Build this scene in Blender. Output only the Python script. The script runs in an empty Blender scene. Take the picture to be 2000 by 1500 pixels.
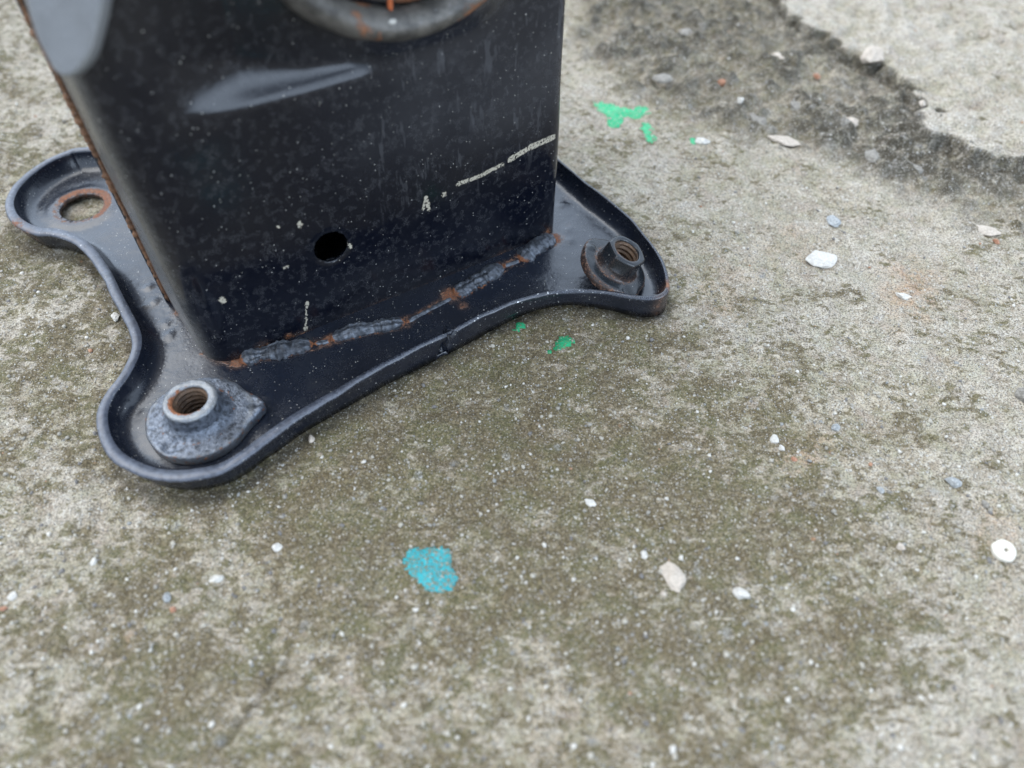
import bpy, math, random
import numpy as np
from mathutils import Vector, Matrix, noise as mnoise
from mathutils.geometry import delaunay_2d_cdt

# All measures below are in units of 0.68 mm; K turns them into metres.
K = 0.00068
SC = bpy.context.scene
rng = np.random.default_rng(7)
random.seed(7)

# ------------------------------------------------------------------ camera
F = 1503.0; H = 220.0
PITCH = math.radians(51.4); ROLL = math.radians(0.0)
FW = np.array([0, math.cos(PITCH), -math.sin(PITCH)]); UP = np.array([0, math.sin(PITCH), math.cos(PITCH)])
cd = bpy.data.cameras.new('camera'); cam = bpy.data.objects.new('camera', cd)
SC.collection.objects.link(cam); SC.camera = cam
cam.location = (0, 0, H*K); cam.rotation_euler = (math.pi/2-PITCH, 0, ROLL)
cd.sensor_width = 36; cd.lens = F/2000*36
cd.clip_start = 0.005; cd.clip_end = 200
cd.dof.use_dof = True; cd.dof.focus_distance = 294*K; cd.dof.aperture_fstop = 8.8

# ------------------------------------------------------------------ world, sun, exposure
SUN_EL, SUN_AZ = math.radians(60), math.radians(-75)       # azimuth from +Y towards +X
w = bpy.data.worlds.new('World'); SC.world = w; w.use_nodes = True
nt = w.node_tree; nt.nodes.clear()
sky = nt.nodes.new('ShaderNodeTexSky'); sky.sky_type = 'NISHITA'; sky.sun_disc = False
sky.sun_elevation = SUN_EL; sky.sun_rotation = SUN_AZ
sky.air_density = 1.0; sky.dust_density = 4.0; sky.ozone_density = 0.8
bg = nt.nodes.new('ShaderNodeBackground'); bg.inputs[1].default_value = 0.15
ow = nt.nodes.new('ShaderNodeOutputWorld')
# high cloud veil over the blue sky
wtc = nt.nodes.new('ShaderNodeTexCoord'); wn_ = nt.nodes.new('ShaderNodeTexNoise'); wn_.inputs['Scale'].default_value = 1.7; wn_.inputs['Detail'].default_value = 4
nt.links.new(wtc.outputs['Generated'], wn_.inputs['Vector'])
wr = nt.nodes.new('ShaderNodeMapRange'); wr.inputs[1].default_value = .32; wr.inputs[2].default_value = .66; wr.inputs[3].default_value = .75; wr.inputs[4].default_value = 1.0
nt.links.new(wn_.outputs['Fac'], wr.inputs[0])
wm = nt.nodes.new('ShaderNodeMix'); wm.data_type = 'RGBA'; nt.links.new(wr.outputs[0], wm.inputs[0]); nt.links.new(sky.outputs[0], wm.inputs[6]); 
vm = None                                                        # bright lobes added to light ridge and plate: low behind right, and left
for dvec, amp, lo_ in (((.69, -.63, .36), 2.2, .90), ((-.50, .62, .55), .9, .55)):
    dp = nt.nodes.new('ShaderNodeVectorMath'); dp.operation = 'DOT_PRODUCT'; nt.links.new(wtc.outputs['Generated'], dp.inputs[0]); dp.inputs[1].default_value = Vector(dvec).normalized()
    mr = nt.nodes.new('ShaderNodeMapRange'); mr.interpolation_type = 'SMOOTHSTEP'; nt.links.new(dp.outputs['Value'], mr.inputs[0]); mr.inputs[1].default_value = lo_; mr.inputs[2].default_value = 1.0; mr.inputs[3].default_value = 0; mr.inputs[4].default_value = amp
    if vm is None: vm = mr.outputs[0]
    else:
        ad = nt.nodes.new('ShaderNodeMath'); nt.links.new(vm, ad.inputs[0]); nt.links.new(mr.outputs[0], ad.inputs[1]); vm = ad.outputs[0]
ad = nt.nodes.new('ShaderNodeMath'); nt.links.new(vm, ad.inputs[0]); ad.inputs[1].default_value = 1.0
vs_ = nt.nodes.new('ShaderNodeVectorMath'); vs_.operation = 'SCALE'; vs_.inputs[0].default_value = (6.1, 7.3, 9.0); nt.links.new(ad.outputs[0], vs_.inputs['Scale'])
nt.links.new(vs_.outputs[0], wm.inputs[7])
nt.links.new(wm.outputs[2], bg.inputs[0]); nt.links.new(bg.outputs[0], ow.inputs[0])
sl = bpy.data.lights.new('sun', 'SUN'); so = bpy.data.objects.new('sun', sl); SC.collection.objects.link(so)
sl.energy = 1.35; sl.angle = math.radians(60); sl.color = (1.0, 0.925, 0.80)
sd = Vector((math.sin(SUN_AZ)*math.cos(SUN_EL), math.cos(SUN_AZ)*math.cos(SUN_EL), math.sin(SUN_EL)))
so.rotation_euler = sd.to_track_quat('Z', 'Y').to_euler()
vs = SC.view_settings; vs.view_transform = 'Standard'; vs.look = 'None'; vs.gamma = 1; vs.use_curve_mapping = False
vs.exposure = 0.53

# ------------------------------------------------------------------ measuring helpers
def ray(px, py):
    return FW + (px-1000)/F*np.array([1, 0, 0]) + (750-py)/F*UP
def at(px, py, z=0.0):
    d = ray(px, py); return d*((z-H)/d[2]) + np.array([0, 0, H])
P0 = at(480, 695, 3); Q0 = at(1020, 480, 3)
EV = (Q0-P0)/np.linalg.norm(Q0-P0); NV = np.array([EV[1], -EV[0], 0])   # along the box front, and out of it
def sf(s, f, z): return P0*[1, 1, 0] + EV*s + NV*f + np.array([0, 0, z])
def to_sf(p):
    v = np.asarray(p)-P0; return v@EV, v@NV
def onface(px, py, f0=0.0):
    d = ray(px, py); c = np.array([0, 0, H]); A = P0+NV*f0
    t = np.dot(A-c, NV)/np.dot(d, NV); p = c+t*d
    return np.dot(p-P0, EV), p[2]
def smooth(x, a, b):
    t = np.clip((x-a)/(b-a), 0, 1); return t*t*(3-2*t)

# ------------------------------------------------------------------ object helpers
def mesh_obj(name, verts, faces, mat, parent=None, smooth_=True, uv=None, attrs=None):
    me = bpy.data.meshes.new(name)
    me.from_pydata([tuple(np.asarray(v)*K) for v in verts], [], faces)
    me.update()
    if smooth_: me.polygons.foreach_set('use_smooth', [True]*len(me.polygons))
    if uv is not None:
        l = me.uv_layers.new(name='UVMap'); idx = np.zeros(len(me.loops), dtype=np.int32)
        me.loops.foreach_get('vertex_index', idx)
        l.data.foreach_set('uv', np.asarray(uv, dtype=np.float32)[idx].ravel())
    for k, a in (attrs or {}).items():
        at_ = me.attributes.new(k, 'FLOAT', 'POINT'); at_.data.foreach_set('value', np.asarray(a, dtype=np.float32))
    o = bpy.data.objects.new(name, me); SC.collection.objects.link(o)
    if mat: me.materials.append(mat)
    if parent: o.parent = parent
    return o
def tag(o, label=None, cat=None, group=None, kind=None):
    for k, v in (('label', label), ('category', cat), ('group', group), ('kind', kind)):
        if v: o[k] = v
    return o
def catmull(pts, step=1.0, closed=True):
    pts = np.asarray(pts, float); n = len(pts); out = []
    rngi = range(n) if closed else range(n-1)
    for i in rngi:
        if closed: p0, p1, p2, p3 = pts[(i-1) % n], pts[i], pts[(i+1) % n], pts[(i+2) % n]
        else: p0, p1, p2, p3 = pts[max(i-1, 0)], pts[i], pts[i+1], pts[min(i+2, n-1)]
        m = max(2, int(np.linalg.norm(p2-p1)/step*2))
        for t in np.linspace(0, 1, m, endpoint=False):
            out.append(.5*((2*p1)+(-p0+p2)*t+(2*p0-5*p1+4*p2-p3)*t*t+(-p0+3*p1-3*p2+p3)*t**3))
    if not closed: out.append(pts[-1])
    return resample(np.array(out), step, closed)
def resample(o, step, closed):
    if closed: o = np.vstack([o, o[:1]])
    d = np.r_[0, np.cumsum(np.linalg.norm(np.diff(o, axis=0), axis=1))]
    n = max(3, int(round(d[-1]/step)))
    t = np.linspace(0, d[-1], n, endpoint=False) if closed else np.linspace(0, d[-1], n+1)
    return np.stack([np.interp(t, d, o[:, k]) for k in range(o.shape[1])], 1)
def inside(poly, pts):
    x, y = pts[:, 0], pts[:, 1]; r = np.zeros(len(pts), bool); j = len(poly)-1
    for i in range(len(poly)):
        xi, yi = poly[i][0], poly[i][1]; xj, yj = poly[j][0], poly[j][1]
        if yi != yj:
            c = ((yi > y) != (yj > y)) & (x < (xj-xi)*(y-yi)/(yj-yi)+xi); r ^= c
        j = i
    return r
def poly_dist(line, pts, closed=False):
    best = np.full(len(pts), 1e9); L = list(line)+([line[0]] if closed else [])
    for a, b in zip(L[:-1], L[1:]):
        a = np.asarray(a[:2], float); b = np.asarray(b[:2], float); ab = b-a; q = max(ab@ab, 1e-9)
        t = np.clip(((pts-a)@ab)/q, 0, 1); d = np.linalg.norm(pts-(a+t[:, None]*ab), axis=1); best = np.minimum(best, d)
    return best
def spectral(n, beta, seed, lo=1, hi=1e9):
    r = np.random.default_rng(seed); f = np.fft.fftfreq(n)*n
    fx, fy = np.meshgrid(f, f); k = np.hypot(fx, fy); k[0, 0] = 1
    a = k**(-beta/2); a[(k < lo) | (k > hi)] = 0; a[0, 0] = 0
    g = np.fft.ifft2(np.fft.fft2(r.standard_normal((n, n)))*a).real
    return (g/g.std()).astype(np.float32)

# ------------------------------------------------------------------ node helper
class NT:
    def __init__(s, name):
        s.m = bpy.data.materials.new(name); s.m.use_nodes = True; s.t = s.m.node_tree; s.t.nodes.clear()
        s.out = s.n('ShaderNodeOutputMaterial'); s.b = s.n('ShaderNodeBsdfPrincipled'); s.l(s.b.outputs[0], s.out.inputs[0])
        tc = s.n('ShaderNodeTexCoord'); s.tc = tc
        mp = s.n('ShaderNodeMapping'); mp.inputs['Scale'].default_value = (1/K,)*3
        s.l(tc.outputs['Object'], mp.inputs[0]); s.co = mp.outputs[0]
    def n(s, t): return s.t.nodes.new(t)
    def l(s, a, b): s.t.links.new(a, b)
    def put(s, v, sock):
        if isinstance(v, bpy.types.NodeSocket): s.l(v, sock)
        elif isinstance(v, (tuple, list)) and len(v) == 3 and sock.type == 'RGBA': sock.default_value = (*v, 1)
        else: sock.default_value = v
    def math(s, op, a, b=0.0, c=0.0, clamp=False):
        x = s.n('ShaderNodeMath'); x.operation = op; x.use_clamp = clamp
        s.put(a, x.inputs[0]); s.put(b, x.inputs[1]); s.put(c, x.inputs[2]); return x.outputs[0]
    def noise(s, scale, detail=3, rough=.55, dist=0, co=None, off=None, stretch=None, rot=0):
        x = s.n('ShaderNodeTexNoise'); co = co or s.co
        if off or stretch or rot:
            mp = s.n('ShaderNodeMapping'); s.l(co, mp.inputs[0])
            if off: mp.inputs['Location'].default_value = off
            if stretch: mp.inputs['Scale'].default_value = stretch
            if rot: mp.inputs['Rotation'].default_value = (0, 0, rot)
            co = mp.outputs[0]
        s.l(co, x.inputs['Vector']); x.inputs['Scale'].default_value = scale; x.inputs['Detail'].default_value = detail
        x.inputs['Roughness'].default_value = rough; x.inputs['Distortion'].default_value = dist
        return x.outputs['Fac']
    def ramp(s, v, a, b, lo=0.0, hi=1.0):
        x = s.n('ShaderNodeMapRange'); x.interpolation_type = 'SMOOTHSTEP'; s.put(v, x.inputs[0])
        for i, q in enumerate((a, b, lo, hi)): s.put(q, x.inputs[i+1])
        return x.outputs[0]
    def grains(s, scale, prob, size=.35, off=(0, 0, 0), co=None, soft=.08):
        mp = s.n('ShaderNodeMapping'); s.l(co or s.co, mp.inputs[0]); mp.inputs['Location'].default_value = off
        x = s.n('ShaderNodeTexVoronoi'); s.l(mp.outputs[0], x.inputs['Vector']); x.inputs['Scale'].default_value = scale
        sp = s.n('ShaderNodeSeparateColor'); s.l(x.outputs['Color'], sp.inputs[0])
        d = s.ramp(x.outputs['Distance'], size-soft, size+soft, 1, 0)
        return s.math('MULTIPLY', d, s.math('LESS_THAN', sp.outputs[0], prob)), sp.outputs[1]
    def mix(s, f, a, b, mode='MIX'):
        x = s.n('ShaderNodeMix'); x.data_type = 'RGBA'; x.blend_type = mode
        s.put(f, x.inputs[0]); s.put(a, x.inputs[6]); s.put(b, x.inputs[7]); return x.outputs[2]
    def attr(s, name):
        x = s.n('ShaderNodeAttribute'); x.attribute_name = name; return x.outputs['Fac']
    def bump(s, h, dist, strength=1.0, nrm=None):
        x = s.n('ShaderNodeBump'); s.put(h, x.inputs['Height']); x.inputs['Distance'].default_value = dist*K
        x.inputs['Strength'].default_value = strength
        if nrm: s.l(nrm, x.inputs['Normal'])
        return x.outputs[0]
    def set(s, **kw):
        for k, v in kw.items(): s.put(v, s.b.inputs[k.replace('_', ' ')])

# ------------------------------------------------------------------ ground material
def concrete(name, paint=None):
    t = NT(name); co = t.co
    moss, pale, dark, warm = (t.attr(a) for a in ('moss', 'pale', 'dark', 'warm'))
    n1 = t.noise(.75, 4, .68); n2 = t.noise(.16, 5, .65, off=(31, 7, 3)); n3 = t.noise(1.7, 3, .62, off=(3, 70, 3)); n5 = t.noise(.36, 4, .62, off=(3, 17, 3), rot=.6, stretch=(.7, 1.2, 1)); n6 = t.noise(.055, 5, .62, .6, off=(13, 17, 3), rot=.6, stretch=(.6, 1.25, 1))
    grey = t.mix(t.ramp(n2, .38, .62), (.262, .212, .142), (.48, .415, .310))
    grey = t.mix(t.ramp(n1, .48, .66), grey, (.60, .555, .47))
    grey = t.mix(t.math('MULTIPLY', t.ramp(t.noise(.08, 4, .6, off=(55, 2, 0)), .54, .68), .6), grey, (.34, .265, .20))
    grey = t.mix(t.math('MULTIPLY', t.ramp(t.noise(.10, 4, .6, off=(5, 92, 0)), .46, .60), t.ramp(n1, .35, .6, .18, .48)), grey, (.25, .245, .125))
    grey = t.mix(t.math('MULTIPLY', pale, .55), grey, (.60, .55, .48))
    grey = t.mix(t.math('MULTIPLY', warm, t.ramp(n2, .35, .7)), grey, (.42, .23, .11))
    mg = t.mix(t.ramp(t.noise(.07, 3, .6, off=(12, 40, 0)), .42, .62), (.100, .074, .034), (.102, .094, .034))
    mg = t.mix(t.ramp(n1, .42, .72), mg, (.25, .20, .11))
    e = t.math('ADD', moss, t.math('ADD', t.math('MULTIPLY', t.math('SUBTRACT', n2, .5), 3.2), t.math('ADD', t.math('MULTIPLY', t.math('SUBTRACT', n5, .5), 3.6), t.math('MULTIPLY', t.math('SUBTRACT', n1, .5), 2.0))))
    e = t.math('ADD', e, t.math('MULTIPLY', t.math('SUBTRACT', n6, .5), 2.5))
    m = t.ramp(e, .20, .86)
    c = t.mix(t.math('MULTIPLY', m, .93), grey, mg)
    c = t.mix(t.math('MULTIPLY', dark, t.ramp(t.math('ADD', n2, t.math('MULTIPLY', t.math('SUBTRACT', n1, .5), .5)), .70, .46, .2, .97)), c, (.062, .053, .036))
    gb, rb_ = t.grains(.085, .42, .30, (3, 3, 2), soft=.16); c = t.mix(t.math('MULTIPLY', t.math('MULTIPLY', gb, dark), t.ramp(n2, .4, .6, .1, .8)), c, t.mix(rb_, (.16, .15, .12), (.34, .32, .29)))
    # sand grains of several sizes and colours
    g1, r1 = t.grains(1.15, .24, .32); c = t.mix(t.math('MULTIPLY', g1, .8), c, t.mix(r1, (.40, .37, .32), (.66, .64, .60)))
    g4, r4 = t.grains(1.35, .17, .33, (17, 4, 2)); c = t.mix(t.math('MULTIPLY', g4, .72), c, (.050, .044, .034))
    g2, r2 = t.grains(.55, .09, .28, (5, 5, 2)); c = t.mix(t.math('MULTIPLY', g2, .8), c, t.mix(r2, (.25, .26, .26), (.66, .63, .58)))
    g3, r3 = t.grains(.17, .030, .26, (8, 1, 2), soft=.14); c = t.mix(t.math('MULTIPLY', g3, t.ramp(n1, .35, .6, .1, .6)), c, t.mix(r3, (.20, .22, .24), (.52, .50, .46)))
    g5, r5 = t.grains(.21, .010, .14, (81, 1, 2)); c = t.mix(t.math('MULTIPLY', g5, .8), c, (.40, .20, .10))
    c = t.mix(t.ramp(n3, .32, .60, .78, 0.0), c, (.035, .028, .018))
    c = t.mix(t.ramp(t.noise(1.5, 3, .6, off=(60, 70, 3)), .56, .72, 0, .55), c, (.60, .57, .50))
    if paint:
        wear = t.ramp(t.math('ADD', t.math('MULTIPLY', n1, .5), t.math('MULTIPLY', n3, .5)), paint[1], paint[1]+.10, 1, .12)
        pc = t.mix(t.ramp(n2, .3, .7), paint[0], tuple(min(1, q*1.35) for q in paint[0]))
        c = t.mix(wear, c, pc)
    h = t.math('ADD', t.math('MULTIPLY', n1, 1.0), t.math('ADD', t.math('MULTIPLY', n3, .5), t.math('MULTIPLY', g1, .35)))
    t.set(Base_Color=c, Roughness=t.ramp(n1, .3, .7, .95, .78), Specular_IOR_Level=.35, Normal=t.bump(h, 1.0, .75))
    return t.m
M_GROUND = concrete('concrete')

# ------------------------------------------------------------------ metal materials
def segmask(t, u, v, a, b, width, soft):
    ax, ay = a; bx, by = b; dx, dy = bx-ax, by-ay; q = dx*dx+dy*dy
    ux = t.math('SUBTRACT', u, ax); vy = t.math('SUBTRACT', v, ay)
    tt = t.math('DIVIDE', t.math('ADD', t.math('MULTIPLY', ux, dx), t.math('MULTIPLY', vy, dy)), q, clamp=True)
    ex = t.math('SUBTRACT', ux, t.math('MULTIPLY', tt, dx)); ey = t.math('SUBTRACT', vy, t.math('MULTIPLY', tt, dy))
    d = t.math('SQRT', t.math('ADD', t.math('MULTIPLY', ex, ex), t.math('MULTIPLY', ey, ey)))
    return t.ramp(d, width, width+soft, 1, 0)
def black_paint(name, base=(.010, .012, .018), rough=.20, dust=.5, speck=1.0, worm=0.0, edge=True, rustlow=False, marks=False, peel=.5, spec=.5):
    t = NT(name)
    n1 = t.noise(.6, 4, .6); n2 = t.noise(.12, 3, .55, off=(4, 8, 2)); n3 = t.noise(.03, 3, .5, off=(1, 8, 20)); nf = t.noise(2.2, 3, .6)
    c = t.mix(t.math('MULTIPLY', t.ramp(n3, .4, .7), .4), base, (.014, .014, .016))
    patch = t.ramp(n2, .38, .68)
    d = t.math('MULTIPLY', t.math('MULTIPLY', t.ramp(nf, .50, .74), t.ramp(n2, .3, .7, .25, 1)), dust)
    if worm:
        wn = t.noise(.85, 2, .5, dist=1.6, off=(7, 7, 7)); wn2 = t.noise(1.3, 2, .5, dist=1.2, off=(70, 7, 17), stretch=(1, 1, .7))
        lw = t.ramp(t.math('ABSOLUTE', t.math('SUBTRACT', wn, .5)), .008, .030, 1, 0)
        lw2 = t.ramp(t.math('ABSOLUTE', t.math('SUBTRACT', wn2, .52)), .008, .034, 1, 0)
        lw = t.math('MULTIPLY', t.math('MAXIMUM', lw, lw2), t.ramp(t.noise(.35, 2, .5, off=(3, 3, 40)), .50, .62))
        d = t.math('ADD', d, t.math('MULTIPLY', lw, worm))
        blot = t.ramp(t.noise(.42, 2, .4, off=(13, 30, 4)), .66, .70)
        d = t.math('ADD', d, t.math('MULTIPLY', blot, worm*.15))
    c = t.mix(t.math('MULTIPLY', d, 1, clamp=True), c, (.135, .135, .140))
    rg = t.math('ADD', rough, t.math('ADD', t.math('MULTIPLY', d, .45), t.ramp(n2, .3, .75, 0, .10)))
    s1, q1 = t.grains(1.0, .055*speck, .18, soft=.05); c = t.mix(t.math('MULTIPLY', s1, .8), c, t.mix(q1, (.22, .21, .18), (.62, .60, .55)))
    s2, q2 = t.grains(.45, .016*speck, .10, (40, 3, 3), soft=.04); c = t.mix(t.math('MULTIPLY', s2, .9), c, t.mix(q2, (.30, .28, .22), (.70, .67, .6)))
    hgt = t.math('ADD', t.math('MULTIPLY', n2, peel), t.math('MULTIPLY', n1, .25*peel))
    hgt = t.math('ADD', hgt, t.math('MULTIPLY', s2, .5))
    met = 0.0
    if edge:
        ed = t.attr('edge'); ev = t.ramp(t.math('ADD', ed, t.math('MULTIPLY', t.math('SUBTRACT', nf, .5), 1.3)), .80, 1.25)
        c = t.mix(t.math('MULTIPLY', ev, t.ramp(n1, .32, .62, .18, .42)), c, (.17, .19, .24))
        sc, _ = t.grains(.8, .30, .22, (9, 9, 9)); bright = t.math('MULTIPLY', t.math('MULTIPLY', sc, ed), t.attr('bare'))
        c = t.mix(bright, c, (.7, .7, .68)); met = t.math('MULTIPLY', bright, .6)
        rg = t.math('ADD', rg, t.math('MULTIPLY', ev, .18))
    if marks:
        uvn = t.n('ShaderNodeUVMap'); uvn.uv_map = 'UVMap'; sx = t.n('ShaderNodeSeparateXYZ'); t.l(uvn.outputs[0], sx.inputs[0])
        u, v = sx.outputs[0], sx.outputs[1]; us = t.math('SUBTRACT', u, QOFF)
        un = t.math('ADD', u, t.math('MULTIPLY', t.math('SUBTRACT', n1, .5), 2.2)); vn = t.math('ADD', v, t.math('MULTIPLY', t.math('SUBTRACT', nf, .5), 2.0))
        cov = t.ramp(t.noise(1.3, 3, .65, off=(6, 6, 6)), .41, .47)
        tot = None
        for a, b, wd in marks:
            mk = segmask(t, un, vn, a, b, wd, .35)
            tot = mk if tot is None else t.math('MAXIMUM', tot, mk)
        tot = t.math('MULTIPLY', tot, cov)
        c = t.mix(tot, c, (.40, .36, .28)); rg = t.math('ADD', rg, t.math('MULTIPLY', tot, .5))
        # dried drip smears and oily blotches on the right half
        sm = t.math('MULTIPLY', t.ramp(t.noise(.30, 3, .6, off=(3, 3, 9), stretch=(1, 1, .22)), .57, .68), t.ramp(us, 52, 66))
        sm = t.math('MULTIPLY', sm, t.ramp(v, 25, 62))
        c = t.mix(t.math('MULTIPLY', sm, .20), c, (.13, .13, .135)); rg = t.math('ADD', rg, t.math('MULTIPLY', sm, .22))
        film = t.math('MULTIPLY', t.ramp(v, 45, 75), t.ramp(us, 30, 75)); film = t.math('MULTIPLY', film, t.ramp(n3, .3, .6, .5, 1))
        c = t.mix(t.math('MULTIPLY', film, .11), c, (.16, .165, .18)); rg = t.math('ADD', rg, t.math('MULTIPLY', film, .11))
        sd_ = t.math('MULTIPLY', t.ramp(us, -9, -17), t.ramp(n1, .25, .7, .35, .9))      # scuffed left corner
        c = t.mix(t.math('MULTIPLY', sd_, .42), c, (.20, .20, .19)); rg = t.math('ADD', rg, t.math('MULTIPLY', sd_, .2))
    ru = t.attr('rust'); rm = t.ramp(t.math('ADD', ru, t.math('MULTIPLY', t.math('SUBTRACT', n1, .5), 1.2)), .50, .74)
    rc = t.mix(t.ramp(nf, .35, .68), (.075, .030, .016), (.30, .100, .032)); rc = t.mix(t.ramp(n1, .5, .7, 0, .5), rc, (.26, .17, .11))
    halo = t.ramp(t.math('ADD', ru, t.math('MULTIPLY', t.math('SUBTRACT', nf, .5), 1.0)), .22, .62, 0, .55); c = t.mix(halo, c, (.085, .050, .034)); rm = t.math('MULTIPLY', rm, t.ramp(nf, .28, .52, .35, 1)); c = t.mix(rm, c, rc); rg = t.math('ADD', rg, t.math('MULTIPLY', rm, .6), clamp=True)
    hgt = t.math('ADD', hgt, t.math('MULTIPLY', rm, t.math('MULTIPLY', nf, .9)))
    t.set(Base_Color=c, Roughness=rg, Metallic=met, Specular_IOR_Level=spec, Normal=t.bump(hgt, .55, .6))
    return t.m
SC1 = [onface(868, 380), onface(895, 360), onface(935, 345), onface(980, 322), onface(995, 312), onface(1035, 287), onface(1080, 268)]
def uvq(p): return (p[0]+QOFF, p[1])
M_PLATE = black_paint('black_plate_paint', base=(.005, .008, .016), rough=.20, dust=.28, speck=2.6, peel=.9, spec=.75)
M_PLAIN = black_paint('black_paint', rough=.25, dust=.5)

def worn_metal(name, base, rustc, rust=.5, met=.55, rough=.42, blotch=.2, var=.5, fs=.45):
    t = NT(name); n1 = t.noise(fs, 4, .62); n2 = t.noise(.14, 3, .6, off=(3, 9, 1)); nf = t.noise(2.0, 3, .6)
    c = t.mix(t.ramp(n1, .35, .7), base, tuple(q*var for q in base)); c = t.mix(t.math('MULTIPLY', t.attr('edge'), t.ramp(n1, .3, .6, .4, .9)), c, (.26, .265, .265))
    c = t.mix(t.ramp(nf, .60, .75, 0, .45), c, (.50, .51, .52))
    c = t.mix(t.math('MULTIPLY', t.ramp(n2, .52, .62), blotch*2), c, (.015, .016, .02))
    ru = t.math('ADD', t.attr('rust'), t.math('MULTIPLY', t.math('SUBTRACT', n1, .5), 1.4))
    rm = t.ramp(ru, .62-rust*.2, .84-rust*.2)
    c = t.mix(rm, c, t.mix(t.ramp(nf, .35, .7), rustc, tuple(min(1, q*2.6) for q in rustc)))
    rg = t.math('ADD', t.math('ADD', rough, t.math('MULTIPLY', n1, .15)), t.math('MULTIPLY', rm, .35), clamp=True)
    t.set(Base_Color=c, Metallic=t.math('MULTIPLY', t.math('SUBTRACT', 1.0, rm), met), Roughness=rg,
          Normal=t.bump(t.math('ADD', n1, t.math('MULTIPLY', nf, .35)), .7, .6))
    return t.m
RUST = (.12, .045, .018)
M_ZINC = worn_metal('worn_zinc', (.155, .175, .21), RUST, .35, .55, .30, .15, .22, .6)
M_WELD = worn_metal('weld_metal', (.15, .165, .19), RUST, .4, .6, .26, .3, .30, .5)
M_BLACKNUT = black_paint('black_nut_paint', base=(.010, .013, .016), rough=.16, dust=.35, peel=.4)
M_RING = worn_metal('scorched_tube_metal', (.125, .115, .10), (.12, .05, .022), .75, .3, .36, .12, .4, .2)
M_THREAD = worn_metal('rusty_thread', (.14, .085, .05), (.17, .065, .022), 1.0, .3, .5, .1)
M_RUSTY = worn_metal('rust', (.20, .10, .05), (.16, .06, .02), 1.4, .0, .8, .1)
M_TAB = worn_metal('scuffed_grey_tab', (.15, .155, .16), (.2, .09, .05), .0, .25, .34, .0, .7, .12)

# ------------------------------------------------------------------ plate outline
rim_px = [(165,286),(130,293),(90,310),(50,335),(20,365),(8,395),(12,420),(30,440),(65,455),(100,458),(135,470),(160,487),(180,512),(200,543),(215,575),(235,615),(248,640),(255,665),(251,690),(240,715),(225,740),(205,765),(190,795),(186,830),(195,865),(215,895),(250,918),(300,935),(350,939),(400,932),(440,919),(480,896),(520,864),(560,835),(600,808),(645,780),(690,752),(740,722),(800,690),(850,665),(900,640),(950,614),(1000,593),(1050,578),(1100,571),(1150,570),(1200,575),(1250,583),(1290,580),(1308,564),(1305,530),(1290,495),(1260,455),(1230,420),(1200,395),(1160,365),(1130,340),(1088,305)]
RIMZ = 11.0
out = [at(x, y, RIMZ)[:2] for x, y in rim_px]
out += [sf(s, f, 0)[:2] for s, f in [(159,-55),(163,-75),(175,-92),(183,-112),(179,-130),(165,-142),(145,-145),(122,-139),(98,-130),(60,-124),(28,-128),(5,-140)]]
outline = catmull(out, .7)
def area2(p): return np.sum(p[:, 0]*np.roll(p[:, 1], -1)-np.roll(p[:, 0], -1)*p[:, 1])
if area2(outline) < 0: outline = outline[::-1]
def offset(poly, d, sm=6):
    q = poly
    tg = np.roll(q, -3, 0)-np.roll(q, 3, 0); tg /= np.linalg.norm(tg, axis=1)[:, None]
    nn = np.stack([-tg[:, 1], tg[:, 0]], 1)                     # inward for a CCW outline
    for _ in range(sm): nn = (nn+np.roll(nn, 1, 0)+np.roll(nn, -1, 0))/3
    nn /= np.linalg.norm(nn, axis=1)[:, None]
    d = np.asarray(d)
    return q+nn*(d[:, None] if d.ndim else d)

# ------------------------------------------------------------------ ground
def project(x, y, z=0.0):
    dz = z-H; f = y*FW[1]+dz*FW[2]; u = y*UP[1]+dz*UP[2]
    f = np.maximum(f, 30); return 1000+F*x/f, 750-F*u/f
STEP = .75
core_x = np.arange(-330, 400, STEP); core_y = np.arange(20, 560, STEP)
def stretch(core, n=60, far=22000.0):
    g = STEP*np.cumsum(1.14**np.arange(1, n+1)); g = g[g < far]
    return np.r_[core[0]-g[::-1], core, core[-1]+g], len(g)
gx, _ = stretch(core_x); gy, _ = stretch(core_y)
X, Y = np.meshgrid(gx, gy); NX, NY = len(gx), len(gy)
PX, PY = project(X, Y)
NT_ = 1024
def samp(t, scale=1.0, ox=0, oy=0):
    u = (X/(STEP*scale)+ox); v = (Y/(STEP*scale)+oy)
    u0 = np.floor(u).astype(int); v0 = np.floor(v).astype(int); fu = u-u0; fv = v-v0
    a = t[v0 % NT_, u0 % NT_]; b = t[v0 % NT_, (u0+1) % NT_]; c = t[(v0+1) % NT_, u0 % NT_]; d = t[(v0+1) % NT_, (u0+1) % NT_]
    return (a*(1-fu)+b*fu)*(1-fv)+(c*(1-fu)+d*fu)*fv
S1 = spectral(NT_, 2.6, 1, 3); S2 = spectral(NT_, 1.4, 2, 20, 330); S3 = spectral(NT_, 1.0, 3, 90, 420)
S4 = spectral(NT_, 2.0, 4, 6, 90); S5 = spectral(NT_, 1.6, 5, 10, 170)
A1, A2, A3, A4, A5 = samp(S1), samp(S2), samp(S3), samp(S4), samp(S5)
pts2 = np.stack([X.ravel(), Y.ravel()], 1)
def field(ctrl, default, sig0=170):
    num = np.full(X.shape, default*.02); den = np.full(X.shape, .02)
    for px, py, v, *s in ctrl:
        sg = s[0] if s else sig0; wgt = np.exp(-(((PX-px)/sg)**2+((PY-py)/sg)**2)/2); num += v*wgt; den += wgt
    return num/den
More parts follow.
